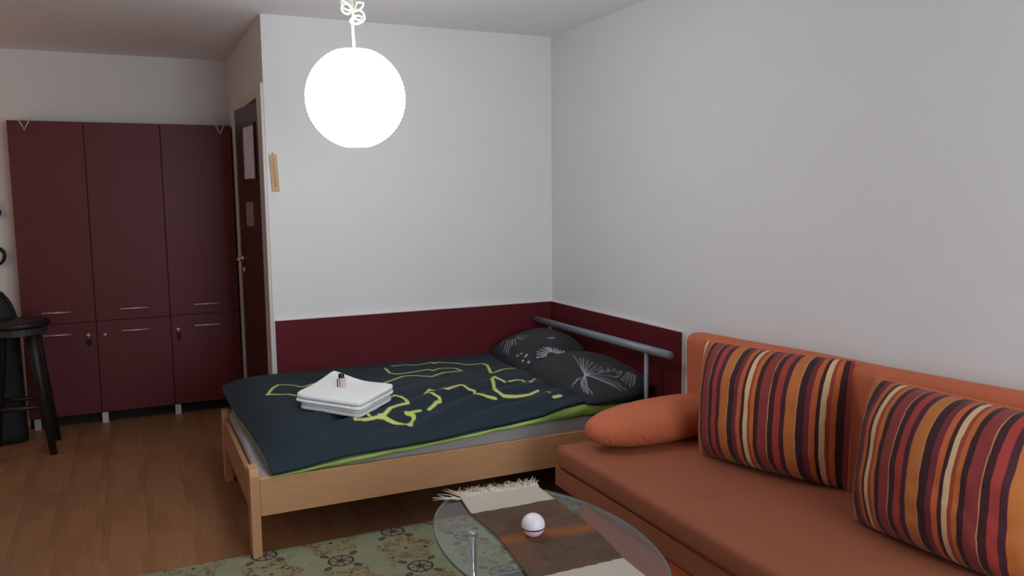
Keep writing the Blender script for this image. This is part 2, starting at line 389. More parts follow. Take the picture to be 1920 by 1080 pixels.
bmobj('body', bm, M_blackcloth, cs, smooth=True)
tube('zip_piping', [(w*.985, -.05, z) for w, z in pr_[1:-1]], .005, M_blackplastic, cs, 6)
hk = tag(empty('wall_hook', (-3.318, D, 1.19)), 'black curled iron hook on the far wall above the black case', 'hook')
bm = bmesh.new(); pts = []
for k in range(30):
    t = k/29; a = math.radians(-150+t*330); r = .03+.022*(1-abs(2*t-1))
    pts.append((-.03+r*math.cos(a)*1.0, -.03, .0+r*math.sin(a)*1.35))
add_tube(bm, pts, [.006+.005*math.sin(PI*k/29) for k in range(30)], 10)
bmobj('curl', bm, M_iron, hk, smooth=True)
bm = bmesh.new(); add_box(bm, (-.10, -.008, -.06), (-.07, -.0005, .06), .003); add_tube(bm, [(-.085, -.005, .0), (-.08, -.03, -.02), pts[0]], .006, 8)
bmobj('back_plate', bm, M_iron, hk)
ic = tag(empty('wall_intercom', (-3.35, D, 1.5)), 'small grey wall box with dark side, high beside the left wardrobe unit', 'intercom')
box('housing', (-.10, -.035, -.05), (.04, -.0005, .06), mat('grey_plastic', (150, 146, 144), .5), ic, .006)
box('handset', (-.02, -.055, -.045), (.012, -.035, .045), mat('dark_grey_plastic', (78, 76, 76), .4), ic, .006)
tube('cord', [(.02, -.04, -.045), (.046, -.03, -.03), (.047, -.02, .0)], .006, M_blackplastic, ic, 8)

# thermometer on the back wall
th = tag(empty('wall_thermometer', (-1.766, 0, 1.70), 0), 'small wooden thermometer on the white wall beside the door frame', 'thermometer')
th.rotation_euler = (0, math.radians(-2.5), 0)
box('plate', (-.021, -.009, -.102), (.021, -.001, .102), mat('thermometer_wood', (192, 156, 104), .5, var=.1, scale=6, stretch=(20, 20, 2)), th, .003)
tube('glass_tube', [(0, -.0105, -.075), (0, -.0105, .085)], .0022, mat('tube_glass', (196, 150, 130), .2), th, 8)
bm = bmesh.new(); add_lathe(bm, [(0, -.004), (.004, -.001), (.004, .002), (0, .005)], 10); add_box(bm, (-.0012, -.001, 0), (.0012, .001, .05))
bmobj('red_column', bm, mat('red_spirit', (120, 40, 30), .3), th, (0, -.0125, -.072))
bm = bmesh.new()
for k in range(17):
    z = -.055+k*.0078; w = .006 if k % 4 else .009
    add_box(bm, (-.006-w, -.0096, z-.0006), (-.006, -.009, z+.0006)); add_box(bm, (.006, -.0096, z-.0006), (.006+w, -.009, z+.0006))
bmobj('scale_marks', bm, mat('scale_ink', (110, 74, 44), .7), th)
lathe('nail', [(0, 0), (.005, 0), (.005, .003), (0, .005)], M_chrome, th, 12, (0, -.003, .109), (PI/2, 0, 0))

# ---------------------------------------------------------------- paper lantern
lp = tag(empty('pendant_lamp', (-1.675, -1.5, H)), 'lit white round paper lantern hanging from ivory cable tied in bows', 'lamp')
zc = 1.953-H
prof = []; NR = 30
for k in range(NR*6+1):
    t = k/(NR*6); ang = math.radians(-77+t*(77+69)); rr = .1965+.0034*abs(math.sin(PI*NR*t))-.0017
    prof.append((rr*math.cos(ang), zc+rr*1.0*math.sin(ang)))
lathe('shade', prof, M_shade, lp, 64, caps=False)
for r, z in (prof[-1], prof[0]):
    bm = bmesh.new(); add_tube(bm, [(r*math.cos(a), r*math.sin(a), z) for a in [2*PI*j/32 for j in range(33)]], .0022, 6, False)
    bmobj('wire_rim', bm, M_shade, lp, smooth=True)
bm = bmesh.new(); add_lathe(bm, [(0, zc+.02), (.02, zc+.05), (.028, zc+.08), (.02, zc+.11), (.014, zc+.13), (0, zc+.13)], 20)
bmobj('bulb', bm, M_shade, lp, smooth=True)
lathe('bulb_holder', [(.016, zc+.13), (.018, zc+.135), (.018, zc+.175), (.006, zc+.19)], M_cable, lp, 16)
cz = [(.002, 2.57), (-.002, 2.42), (-.003, 2.33), (.003, 2.29), (-.003, 2.24), (-.001, 2.18), (.002, 2.13)]
tube('cable', [(x, 0, z-H) for x, z in cz], .0052, M_cable, lp, 10)
bm = bmesh.new()
def loop(cx, cz_, rx, rz, tilt, dy, n=26, r=.0042, a0=0, a1=360):
    pts = []
    for k in range(n+1):
        a = math.radians(a0+(a1-a0)*k/n); px, pz = rx*math.cos(a), rz*math.sin(a); c, s = math.cos(tilt), math.sin(tilt)
        pts.append((cx+px*c-pz*s, dy*math.sin(a*.5+.6), cz_+px*s+pz*c-H))
    add_tube(bm, pts, r, 8)
loop(-.024, 2.312, .023, .015, -.9, .02); loop(-.028, 2.296, .021, .017, -.3, -.02); loop(.022, 2.312, .023, .013, .7, .015)
loop(.018, 2.276, .024, .017, -.2, -.02); loop(.019, 2.262, .027, .016, .35, .02); loop(.0, 2.325, .012, .024, .1, .01)
bmobj('cable_bow', bm, M_cable, lp, smooth=True)
tube('cable_tie', [(0, 0, 2.296-H), (0, 0, 2.304-H)], .011, M_cable, lp, 12)
lathe('ceiling_rose', [(.05, 0), (.05, -.012), (.03, -.035), (.008, -.045)], M_cable, lp, 28)

# ---------------------------------------------------------------- bed
bd = tag(empty('bed', (-1.1, -.65, 0)), 'beech bed frame with grey tubular head rail in the corner of the room', 'bed')
B = lambda x, y, z: (x+1.1, y+.65, z)
box('side_rail', B(-2.078, -1.224, .186), B(-.10, -1.2, .354), M_beech, bd, .003)
box('side_rail', B(-2.078, -.075, .186), B(-.10, -.05, .354), M_beech, bd, .003)
box('foot_rail', B(-2.113, -1.14, .19), B(-2.09, -.14, .354), M_beech3, bd, .003)
def bedleg(y0, y1, flip):
    pts = [(y0, 0), (y1, 0), (y1, .37 if flip else .4), (y1-.012 if flip else y1-.03, .398), (y0+.03 if flip else y0+.012, .398), (y0, .4 if flip else .366)]
    prism('leg', [(a+.65, b) for a, b in pts], -2.119+1.1, -2.0785+1.1, M_beech2, bd, 0, .003)
bedleg(-1.228, -1.139, False); bedleg(-.141, -.052, True)
for y in (-.10, -1.2):
    box('leg', B(-.098, y-.03, 0), B(-.05, y+.03, .354), M_beech2, bd, .003)
box('slat_base', B(-2.085, -1.195, .186), B(-.1, -.08, .21), M_beech, bd)
hr = tube('head_rail', [B(-.137, -.03, .752), B(-.13, -1.495, .762)], .0215, M_grey, bd, 24)
for y in (-.226, -1.294): tube('head_post', [B(-.133, y, .0), B(-.133, y, .745)], .0115, M_grey, bd, 14)
box('head_crossbar', B(-.145, -1.294, .25), B(-.121, -.226, .29), M_grey, bd, .003)

mt = tag(empty('mattress', (-1.1, -.63, .21)), 'grey mattress under the dark duvet on the beech bed', 'mattress')
bm = bmesh.new(); add_box(bm, (-.984, -.568, .001), (.94, .57, .215), .03, 5)
bmesh.ops.subdivide_edges(bm, edges=[e for e in bm.edges if e.calc_length() > .2], cuts=12, use_grid_fill=True)
for v_ in bm.verts: v_.co.z -= max(0, v_.co.z-.04)*.42*math.exp(-((v_.co.x+.984)/.30)**2)*(.35+.65*math.exp(-((v_.co.y+.568)/.35)**2))   # worn foot corner
bmobj('core', bm, M_matt, mt, smooth=True)
bm = bmesh.new()
for z in (.03,):
    add_tube(bm, [(-.986, -.57, z), (.94, -.57, z)], .004, 6); add_tube(bm, [(-.986, -.57, z), (-.986, .57, z)], .004, 6)
bmobj('piping', bm, M_matt, mt, smooth=True)

# duvet -------------------------------------------------------
FB = np.array([(-2.03, .362), (-1.97, .366), (-1.69, .394), (-1.2, .416), (-.87, .441), (-.7, .459), (-.58, .487), (-.45, .499), (-.345, .478), (-.1, .47)])
GB = np.array([(-2.03, .352), (-1.97, .355), (-1.69, .361), (-1.2, .394), (-1.0, .408), (-.625, .427), (-.457, .43), (-.3, .43), (-.1, .43)])
FE = np.array([(-.015, -2.1, .50), (-.12, -2.09, .472), (-.25, -2.078, .452), (-.45, -2.065, .434), (-.75, -2.044, .424), (-1.0, -2.035, .412), (-1.15, -2.03, .39), (-1.222, -2.025, .362)])
YF = -1.222
def duvet_z(X, Y):
    t = np.clip(Y/YF, 0, 1)
    zb = np.interp(X, FB[:, 0], FB[:, 1])
    z = .542-(.542-zb)*t**4.5
    z = z + (.020*vnoise(X, Y, .33, 3)+.010*vnoise(X, Y, .14, 4))*np.sin(PI*np.clip(t, 0, 1))**.5
    fold = np.sin((Y*1.0-X*.32)*34+3*vnoise(X, Y, .4, 9))*sstep(.45, .75, t)*sstep(1.02, .85, t)
    z = z+.017*fold*sstep(-1.95, -1.6, X)*sstep(-.3, -.7, X)
    xe = np.interp(-Y, -FE[:, 0], FE[:, 1]); ze = np.interp(-Y, -FE[:, 0], FE[:, 2])
    s = np.clip((X-xe)/.22, 0, 1)
    return ze+(np.maximum(z, ze)-ze)*(1-(1-s)**2.6)
nu, nv = 480, 300
u = np.linspace(0, 1, nu)[:, None]; v = np.linspace(0, 1, nv)[None, :]
Yd = (-.02+(YF+.02)*v)*np.ones((nu, 1))
Xe = np.interp(-Yd, -FE[:, 0], FE[:, 1]); Xd = Xe+(-.12-Xe)*u
Zd = duvet_z(Xd, Yd)
Yd = Yd-.006*np.sin(Xd*9+1)*v**8
NAVY = np.array(lin((30, 48, 58))); LIME = np.array(lin((214, 222, 120)))
#DUVET_LINES
DL = [
    (0.013, [(-1.156, -0.145), (-1.054, -0.143), (-1.029, -0.179), (-0.903, -0.135), (-0.901, -0.169), (-0.87, -0.146), (-0.782, -0.194), (-0.724, -0.277), (-0.635, -0.302), (-0.63, -0.362), (-0.688, -0.545), (-0.672, -0.551), (-0.599, -0.512), (-0.536, -0.506), (-0.461, -0.54)]),
    (0.012, [(-1.21, -0.184), (-1.223, -0.321), (-1.194, -0.364), (-1.089, -0.358), (-0.992, -0.326), (-0.978, -0.365), (-0.92, -0.325), (-0.832, -0.344), (-0.819, -0.421), (-0.892, -0.442), (-0.941, -0.441), (-1.036, -0.511), (-1.121, -0.435), (-1.173, -0.427), (-1.304, -0.526), (-1.343, -0.549)]),
    (0.016, [(-0.701, -0.751), (-0.721, -0.718), (-0.704, -0.632), (-0.747, -0.698), (-0.776, -0.772), (-0.832, -0.937), (-0.807, -0.969), (-0.742, -0.976), (-0.654, -0.976), (-0.596, -0.958)]),
    (0.01, [(-0.672, -0.751), (-0.626, -0.744), (-0.588, -0.754), (-0.597, -0.876)]),
    (0.014, [(-0.597, -0.876), (-0.517, -0.773), (-0.467, -0.717)]),
    (0.014, [(-1.169, -0.794), (-1.133, -0.747), (-1.068, -0.836), (-0.971, -0.79), (-0.946, -0.827), (-0.916, -0.836), (-0.938, -0.953), (-0.901, -0.973), (-0.859, -0.982)]),
    (0.014, [(-1.175, -0.81), (-1.155, -0.88), (-1.135, -0.897), (-1.141, -0.92), (-1.162, -0.925), (-1.185, -0.946), (-1.219, -0.972)]),
    (0.01, [(-1.564, -1.016), (-1.529, -1.013), (-1.481, -1.006)]),
    (0.018, [(-1.481, -1.006), (-1.464, -1.007), (-1.387, -1.057), (-1.36, -1.119), (-1.317, -1.042), (-1.31, -1.004), (-1.342, -0.994)]),
    (0.009, [(-1.342, -0.994), (-1.264, -0.978)]),
    (0.013, [(-1.479, -0.999), (-1.455, -0.998), (-1.409, -0.962), (-1.369, -0.949), (-1.315, -0.94), (-1.285, -0.816), (-1.302, -0.792)]),
    (0.009, [(-1.302, -0.792), (-1.335, -0.779), (-1.372, -0.799), (-1.407, -0.833)]),
    (0.018, [(-0.58, -1.113), (-0.544, -1.109)]),
    (0.006, [(-0.571, -1.004), (-0.584, -1.075)]),
    (0.01, [(-1.618, -0.374), (-1.669, -0.368), (-1.732, -0.406), (-1.771, -0.362), (-1.843, -0.331)]),
    (0.014, [(-1.843, -0.331), (-1.884, -0.388), (-1.917, -0.457)]),
    (0.01, [(-1.917, -0.457), (-1.871, -0.496), (-1.821, -0.514), (-1.792, -0.559)]),
    (0.013, [(-1.601, -1.011), (-1.553, -0.91), (-1.528, -0.995)]),
    (0.009, [(-1.601, -1.011), (-1.555, -1.014), (-1.479, -1.003)])]
#END_DUVET_LINES
Cd = np.ones((nu, nv, 3))*NAVY
for w, pts in DL:
    d = segdist(Xd, Yd, pts)
    k = sstep(w*.6+.002, w*.6-.002, d)[..., None]
    Cd = Cd*(1-k)+LIME*k
dv = grid('duvet', Xd, Yd, Zd, M_duvet, colors=Cd)
tag(dv, 'dark navy duvet with lime line print spread over the bed', 'duvet')
so = dv.modifiers.new('thick', 'SOLIDIFY'); so.thickness = .014; so.offset = -1
# lime underside turned out along the front and foot hems
n = 260; xs = np.linspace(-2.03, -.14, n)
zb = np.interp(xs, FB[:, 0], FB[:, 1]); zg = np.interp(xs, GB[:, 0], GB[:, 1])
rows = 9; X = []; Y = []; Z = []
for k in range(rows):
    t = k/(rows-1)
    X.append(xs); Z.append(zb-.006+(zg-zb+.006)*t+.002*np.sin(xs*37)*t)
    Y.append(YF+.004-.012*math.sin(PI*t)-.004*np.sin(xs*23+2*t)*math.sin(PI*t)+.012*t)
ln_ = grid('duvet_lining', np.array(X), np.array(Y), np.array(Z), M_green, dv)
s2 = ln_.modifiers.new('thick', 'SOLIDIFY'); s2.thickness = .005; s2.offset = 0
n = 120; ys = np.linspace(-.03, -1.215, n)
xe = np.interp(-ys, -FE[:, 0], FE[:, 1]); ze = np.interp(-ys, -FE[:, 0], FE[:, 2])
dp = .022*sstep(-.1, -.5, ys)*sstep(-1.2, -.95, ys)+.004
X = np.array([xe+.004, xe+.002, xe+.012]); Y = np.array([ys, ys, ys]); Z = np.array([ze-.006, ze-.008-dp*.5, ze-.008-dp])
l2 = grid('duvet_lining', X, Y, Z, M_green, dv)
s2 = l2.modifiers.new('thick', 'SOLIDIFY'); s2.thickness = .005; s2.offset = 0

# pillows ------------------------------------------------------
def pillow_shape(n, m, W_, H_, T, p=2.6, pinch=.07, top=1, wr=.0, seed=0, rnd=0):
    a = np.linspace(-1, 1, n)[:, None]*np.ones((1, m)); b = np.linspace(-1, 1, m)[None, :]*np.ones((n, 1))
    a = np.sign(a)*np.abs(a)**.85; b = np.sign(b)*np.abs(b)**.85
    X = a*W_/2*(1-pinch*(1-b*b)*np.abs(a)**3); Y = b*H_/2*(1-pinch*(1-a*a)*np.abs(b)**3)
    X, Y = X*np.sqrt(1-rnd*b*b), Y*np.sqrt(1-rnd*a*a)
    h = np.clip((1-np.abs(a)**p)*(1-np.abs(b)**p), 0, 1)**.55
    Z = h*T/2*top
    if wr:
        e = (1-h)
        Z = Z+top*wr*(vnoise(X, Y, .09, seed)+.6*vnoise(X, Y, .04, seed+1))*h**.3
    return X, Y, Z, a, b
def pillow_obj(name, W_, H_, T, m, colf, loc, rotm, n=150, mm=110, wr=.006, seed=0, bottom=.8, parent=None, pinch=.07, rnd=0):
    X, Y, Z, a, b = pillow_shape(n, mm, W_, H_, T, wr=wr, seed=seed, pinch=pinch, rnd=rnd)
    X2, Y2, Z2, _, _ = pillow_shape(n, mm, W_, H_, T*bottom, top=-1, wr=wr, seed=seed+5, pinch=pinch, rnd=rnd)
    V = np.concatenate([np.stack([X, Y, Z], -1).reshape(-1, 3), np.stack([X2, Y2, Z2-.0015], -1).reshape(-1, 3)])
    i = np.arange(n*mm).reshape(n, mm)
    q = np.stack([i[:-1, :-1], i[1:, :-1], i[1:, 1:], i[:-1, 1:]], -1).reshape(-1, 4)
    rim = np.concatenate([i[:, 0], i[-1, 1:], i[::-1, -1][1:], i[0, ::-1][1:]]); o_ = n*mm
    r2_ = np.stack([rim[:-1], rim[:-1]+o_, rim[1:]+o_, rim[1:]], -1)
    F = np.concatenate([q, q[:, ::-1]+o_, r2_])
    me = bpy.data.meshes.new(name); me.from_pydata(V.tolist(), [], F.tolist()); me.update()
    me.polygons.foreach_set('use_smooth', np.ones(len(F), bool))
    C1, C2 = colf(X, Y, a, b); paint(me, np.concatenate([C1.reshape(-1, 3), C2.reshape(-1, 3)]))
    o = link(name, me, m, parent); o.matrix_world = Matrix.Translation(loc) @ rotm
    return o
CHAR = np.array(lin((46, 47, 51))); PALE = np.array(lin((196, 196, 204)))
def strokes(lines, base=CHAR):
    def f(X, Y, a, b):
        C = np.ones((*X.shape, 3))*base
        for w, s, pts in lines:
            d = segdist(X, Y, pts); k = (s*sstep(w*.5+.0018, w*.5-.0012, d))[..., None]
            C = np.maximum(C, C*(1-k)+PALE*k)
        return C, np.ones((*X.shape, 3))*base
    return f
#PILLOW_LINES
P1 = [
    (0.0055, 0.8, [(-0.029, -0.272), (-0.072, -0.236)]),
    (0.0055, 0.8, [(-0.032, -0.277), (-0.081, -0.255)]),
    (0.0055, 0.8, [(-0.037, -0.284), (-0.093, -0.272)]),
    (0.0055, 0.8, [(-0.02, -0.269), (-0.048, -0.223)]),
    (0.0055, 0.8, [(-0.01, -0.268), (-0.023, -0.221)]),
    (0.0055, 0.8, [(-0.003, -0.27), (-0.006, -0.226)]),
    (0.0055, 0.8, [(0.002, -0.271), (0.007, -0.231)]),
    (0.0055, 0.8, [(0.006, -0.276), (0.017, -0.245)]),
    (0.0055, 0.8, [(0.013, -0.279), (0.032, -0.255)]),
    (0.0055, 0.8, [(0.019, -0.282), (0.047, -0.266)]),
    (0.0055, 0.8, [(0.024, -0.287), (0.059, -0.281)]),
    (0.0055, 0.8, [(0.03, -0.292), (0.076, -0.291)]),
    (0.0055, 0.8, [(0.038, -0.296), (0.095, -0.298)]),
    (0.006, 0.55, [(-0.124, 0.183), (-0.166, 0.128), (-0.193, 0.1)]),
    (0.006, 0.55, [(-0.124, 0.127), (-0.167, 0.061), (-0.201, 0.01)]),
    (0.006, 0.55, [(-0.12, 0.105), (-0.173, 0.017), (-0.201, -0.028)]),
    (0.006, 0.55, [(-0.113, 0.083), (-0.166, -0.005), (-0.199, -0.062)]),
    (0.006, 0.55, [(-0.107, 0.088), (-0.122, 0.041), (-0.149, -0.011)]),
    (0.006, 0.55, [(-0.097, 0.077), (-0.11, 0.023), (-0.13, -0.039)]),
    (0.006, 0.55, [(-0.084, 0.081), (-0.08, 0.032), (-0.072, -0.004)]),
    (0.006, 0.55, [(-0.073, 0.089), (-0.061, 0.042), (-0.054, 0.004)]),
    (0.006, 0.55, [(-0.062, 0.098), (-0.038, 0.065), (-0.025, 0.015)]),
    (0.01, 0.9, [(-0.177, -0.167), (-0.171, -0.171)]),
    (0.01, 0.9, [(-0.154, -0.176), (-0.148, -0.179)]),
    (0.01, 0.9, [(-0.147, -0.223), (-0.141, -0.226)]),
    (0.01, 0.9, [(-0.136, -0.219), (-0.129, -0.221)]),
    (0.01, 0.9, [(-0.15, -0.269), (-0.144, -0.27)]),
    (0.01, 0.9, [(-0.172, -0.234), (-0.166, -0.237)]),
    (0.016, 0.85, [(0.058, -0.136), (0.076, -0.151)])]  # last stroke is a highlight painted into the pillow colour
P2 = [
    (0.003, 0.75, [(-0.105, -0.15), (-0.057, -0.027), (0.014, 0.146)]),
    (0.003, 0.75, [(-0.105, -0.15), (-0.057, -0.048), (0.016, 0.084)]),
    (0.003, 0.75, [(-0.105, -0.15), (-0.05, -0.055), (0.015, 0.049)]),
    (0.003, 0.75, [(-0.105, -0.15), (-0.049, -0.076), (0.02, 0.009)]),
    (0.003, 0.75, [(-0.105, -0.15), (-0.049, -0.092), (0.021, -0.036)]),
    (0.003, 0.75, [(-0.105, -0.15), (-0.054, -0.12), (0.02, -0.083)]),
    (0.003, 0.75, [(-0.105, -0.15), (-0.052, -0.137), (0.021, -0.121)]),
    (0.003, 0.75, [(-0.105, -0.15), (-0.038, -0.147), (0.041, -0.157)]),
    (0.003, 0.75, [(-0.105, -0.15), (-0.034, -0.17), (0.079, -0.186)]),
    (0.003, 0.75, [(-0.105, -0.15), (-0.001, -0.182), (0.073, -0.218)]),
    (0.003, 0.6, [(-0.105, -0.15), (-0.041, -0.2), (0.023, -0.263)]),
    (0.003, 0.6, [(-0.105, -0.15), (-0.052, -0.226), (0.003, -0.317)]),
    (0.003, 0.6, [(-0.105, -0.15), (-0.054, -0.266), (0.012, -0.353)]),
    (0.003, 0.6, [(-0.105, -0.15), (-0.064, -0.271), (-0.016, -0.351)]),
    (0.003, 0.6, [(-0.105, -0.15), (-0.063, -0.251), (-0.031, -0.327)]),
    (0.0035, 0.6, [(-0.105, -0.15), (-0.154, -0.148), (-0.203, -0.17)]),
    (0.0035, 0.6, [(-0.105, -0.15), (-0.14, -0.148), (-0.181, -0.168)]),
    (0.0035, 0.6, [(-0.105, -0.15), (-0.146, -0.175), (-0.177, -0.222)]),
    (0.0035, 0.6, [(-0.105, -0.15), (-0.159, -0.199), (-0.184, -0.256)]),
    (0.0035, 0.6, [(-0.105, -0.15), (-0.158, -0.213), (-0.18, -0.273)]),
    (0.0035, 0.6, [(-0.105, -0.15), (-0.155, -0.228), (-0.176, -0.286)]),
    (0.0035, 0.6, [(-0.105, -0.15), (-0.157, -0.25), (-0.162, -0.3)]),
    (0.003, 0.65, [(0.036, -0.236), (0.076, -0.219), (0.096, -0.209)]),
    (0.003, 0.65, [(0.009, -0.258), (0.042, -0.255), (0.087, -0.222)]),
    (0.003, 0.65, [(0.023, -0.29), (0.07, -0.264), (0.114, -0.228)]),
    (0.003, 0.65, [(0.028, -0.302), (0.078, -0.276), (0.119, -0.234)]),
    (0.003, 0.65, [(0.037, -0.32), (0.08, -0.286), (0.125, -0.24)]),
    (0.003, 0.65, [(0.044, -0.342), (0.087, -0.297), (0.132, -0.246)]),
    (0.003, 0.65, [(0.064, -0.343), (0.102, -0.299), (0.138, -0.251)]),
    (0.003, 0.65, [(0.085, -0.329), (0.111, -0.3), (0.144, -0.261)])]
#END_PILLOW_LINES
from mathutils import Euler
R1 = Euler((math.radians(2), math.radians(-14), math.radians(-6)), 'XYZ').to_matrix().to_4x4()
p1 = pillow_obj('pillow', .47, .63, .19, M_pillow, strokes(P1), (-.285, -.32, .61), R1, seed=11, rnd=.22, pinch=.03)
tag(p1, 'charcoal pillow with dandelion print by the wall, partly behind the other', 'pillow', 'charcoal bed pillows')
R2 = Euler((math.radians(5), math.radians(-7), math.radians(3)), 'XYZ').to_matrix().to_4x4()
p2 = pillow_obj('pillow', .50, .76, .185, M_pillow, strokes(P2), (-.27, -.915, .552), R2, seed=21, rnd=.30, pinch=.02)
tag(p2, 'charcoal pillow with one large white dandelion burst, nearer the sofa', 'pillow', 'charcoal bed pillows')

# towels --------------------------------------------------------
def towel(name, label, layers, L_, W_, z0, loc, rz, curl, sag, seed):
    """folded towel: soft folded layers, rounded at the folds"""
    t = tag(empty(name, loc, rz), label, 'towel', 'white towels stacked on the bed')
    zz = z0; t.rotation_euler = (math.radians(4.5)*math.cos(rz), -math.radians(4.5)*math.sin(rz), rz)
    for k, th in enumerate(layers):
        n, m = 80, 70
        a = np.sin(np.linspace(-PI/2, PI/2, n))[:, None]*np.ones((1, m)); b = np.sin(np.linspace(-PI/2, PI/2, m))[None, :]*np.ones((n, 1))
        def surf(s):
            ins = .004*k
            X = a*(L_/2-ins)*(1-.07*np.abs(b)**10)+.006*vnoise(a, b, .5, seed+k+9)*np.abs(a); Y = b*(W_/2-ins*.5)*(1-.07*np.abs(a)**10)+.006*vnoise(a, b, .5, seed+k+19)*np.abs(b)
            e_ = np.minimum(L_/2*(1-np.abs(a)), W_/2*(1-np.abs(b))); h = np.sqrt(np.clip(1-(1-np.minimum(e_/(th*.62), 1))**2, 0, 1))   # round fold
            Z = zz+th/2+s*th/2*h+.004*vnoise(X, Y, .12, seed+k)
            Z = Z+curl*(np.clip(.5-a*.5, 0, 1)**2.5)*(np.clip(b*.5+.5, 0, 1)**2.5)
            Z = Z-sag*np.exp(-((a-.1)**2/.3+(b-.6)**2/.3))
            return X, Y, Z
        X, Y, Z = surf(1); X2, Y2, Z2 = surf(-1)
        V = np.concatenate([np.stack([X, Y, Z], -1).reshape(-1, 3), np.stack([X2, Y2, Z2], -1).reshape(-1, 3)])
        i = np.arange(n*m).reshape(n, m); q = np.stack([i[:-1, :-1], i[1:, :-1], i[1:, 1:], i[:-1, 1:]], -1).reshape(-1, 4)
        rim = np.concatenate([i[:, 0], i[-1, 1:], i[::-1, -1][1:], i[0, ::-1][1:]]); o_ = n*m
        F = np.concatenate([q, q[:, ::-1]+o_, np.stack([rim[:-1], rim[:-1]+o_, rim[1:]+o_, rim[1:]], -1)])
        me = bpy.data.meshes.new('fold'); me.from_pydata(V.tolist(), [], F.tolist()); me.update(); me.polygons.foreach_set('use_smooth', np.ones(len(F), bool))
        link('fold', me, M_towel, t)
        zz += th*.985
    return t, zz
TX, TY, TZ = -1.583, -.785, .527
TR = math.radians(-46)
t1, z1 = towel('towel', 'lower white folded towel lying on the dark duvet', [.020, .020], .36, .33, 0, (TX, TY, TZ), TR, .0, .0, 31)
t2, z2 = towel('towel', 'upper white folded towel under the small bottle, on another towel', [.017, .027], .385, .35, z1, (TX-.004, TY+.004, TZ), TR, .03, .012, 41)

bt = tag(empty('bottle', (-1.60, -.755, TZ+z2), math.radians(-25)), 'small pink toiletry bottle with black cap on the white towels', 'bottle')
bm = bmesh.new(); add_box(bm, (-.020, -.0125, 0), (.020, .0125, .047), .005, 3); bmobj('body', bm, mat('pink_liquid_plastic', (222, 196, 200), .25, var=.02), bt, smooth=True)
box('label', (-.013, -.0131, .006), (.0165, -.0126, .040), mat('pink_label', (216, 190, 196), .5), bt)
bm = bmesh.new(); add_box(bm, (-.0203, -.0128, .003), (-.0145, .0, .044), .001); add_box(bm, (-.0075, -.0134, .002), (-.0045, -.0126, .045)); bmobj('dark_stripe', bm, mat('dark_plum_print', (52, 32, 44), .4), bt)
lathe('neck', [(.007, .045), (.007, .05)], M_blackplastic, bt, 14)
lathe('cap', [(.0, .0485), (.0145, .0485), (.0148, .05), (.0148, .065), (.012, .068), (0, .069)], M_blackplastic, bt, 20, caps=False)

# ---------------------------------------------------------------- sofa
sf = tag(empty('sofa', (-.45, -2.9, 0)), 'orange sofa with terracotta seat against the right wall', 'sofa')
S = lambda x, y, z: (x+.45, y+2.9, z)
y0, y1 = -4.35, -1.64
def softbox(name, lo, hi, bev, m, wob, seed):
    bm = bmesh.new(); add_box(bm, lo, hi, bev, 5)
    bmesh.ops.subdivide_edges(bm, edges=[e for e in bm.edges if e.calc_length() > .3], cuts=14, use_grid_fill=True)
    for v_ in bm.verts:
        c = v_.co; d_ = wob*(float(vnoise(np.array(c.y), np.array(c.x+c.z), .35, seed)))
        v_.co.z += d_; v_.co.x += d_*.7
    return bmobj(name, bm, m, sf, smooth=True)
softbox('seat_cushion', S(-.858, y0, .346), S(-.12, y1, .452), .03, M_seat, .008, 51)
softbox('lower_cushion', S(-.846, y0, .255), S(-.12, y1+.022, .346), .008, M_seat, .003, 52)
box('base', S(-.835, y0+.05, .03), S(-.15, y1-.19, .256), M_base, sf, .012, 3)
for xx in (-.78, -.2):
    for yy in (y0+.12, y1-.3): box('leg', S(xx-.025, yy-.025, 0), S(xx+.025, yy+.025, .03), M_black, sf)
bk = softbox('backrest', (-.0615, -1.36, -.45), (.0615, 1.36, .45), .045, M_orange, .006, 53)
bk.location = S(-.085, -2.99, .487); bk.rotation_euler = (math.radians(-1.6), 0, 0)

# bolster
bl = tag(empty('bolster', (-.37, -1.80, .547)), 'plain orange rounded bolster cushion at the bed end of the sofa', 'cushion')
n, m = 220, 150
t = np.linspace(0, PI, n)[:, None]; ph = np.linspace(0, 2*PI, m, endpoint=False)[None, :]
ct_ = np.cos(t); left = ct_ > 0
prx = np.where(left, ct_**1*1.0, -np.abs(ct_))
prx = np.where(left, np.abs(ct_)**.9*.42, -np.abs(ct_)**.6*.225)
prr = np.where(left, np.abs(np.sin(t))**.72, np.abs(np.sin(t))**.40)
X = -prx*np.ones((1, m)); cph = np.cos(ph)
Y = prr*.125*np.sign(cph)*np.abs(cph)**.95; Z = prr*.099*np.sin(ph)*np.ones((n, 1))
crease = np.zeros_like(X)
for x0, p0, sl, ln, wd, am in ((-.20, 3.62, .10, .34, .005, .05), (-.235, 3.75, .14, .30, .005, .04), (-.17, 3.75, .06, .22, .004, .03), (-.13, 3.45, .03, .42, .007, .05), (-.36, 3.7, .05, .25, .004, .06)):
    q = X-(x0+sl*(ph-p0)); crease -= am*np.exp(-(q/wd)**2)*np.exp(-((ph-p0)/ln)**2)-.5*am*np.exp(-((q-.012)/(wd*1.6))**2)*np.exp(-((ph-p0)/ln)**2)
wr = (vnoise(X*1.6, ph*.1+0*X, .05, 61)*.02*sstep(-.05, -.2, X)+crease)
Y = Y*(1+wr); Z = Z*(1+wr)
grid('cover', X.T, Y.T, Z.T, M_orange, bl, closed_u=True)
bm = bmesh.new(); add_tube(bm, [(-.415, -.02, -.01), (-.42, 0, 0), (-.415, .02, .01)], .003, 6); bmobj('end_seam', bm, M_base, bl)
bl.rotation_euler = (0, math.radians(0), math.radians(3))

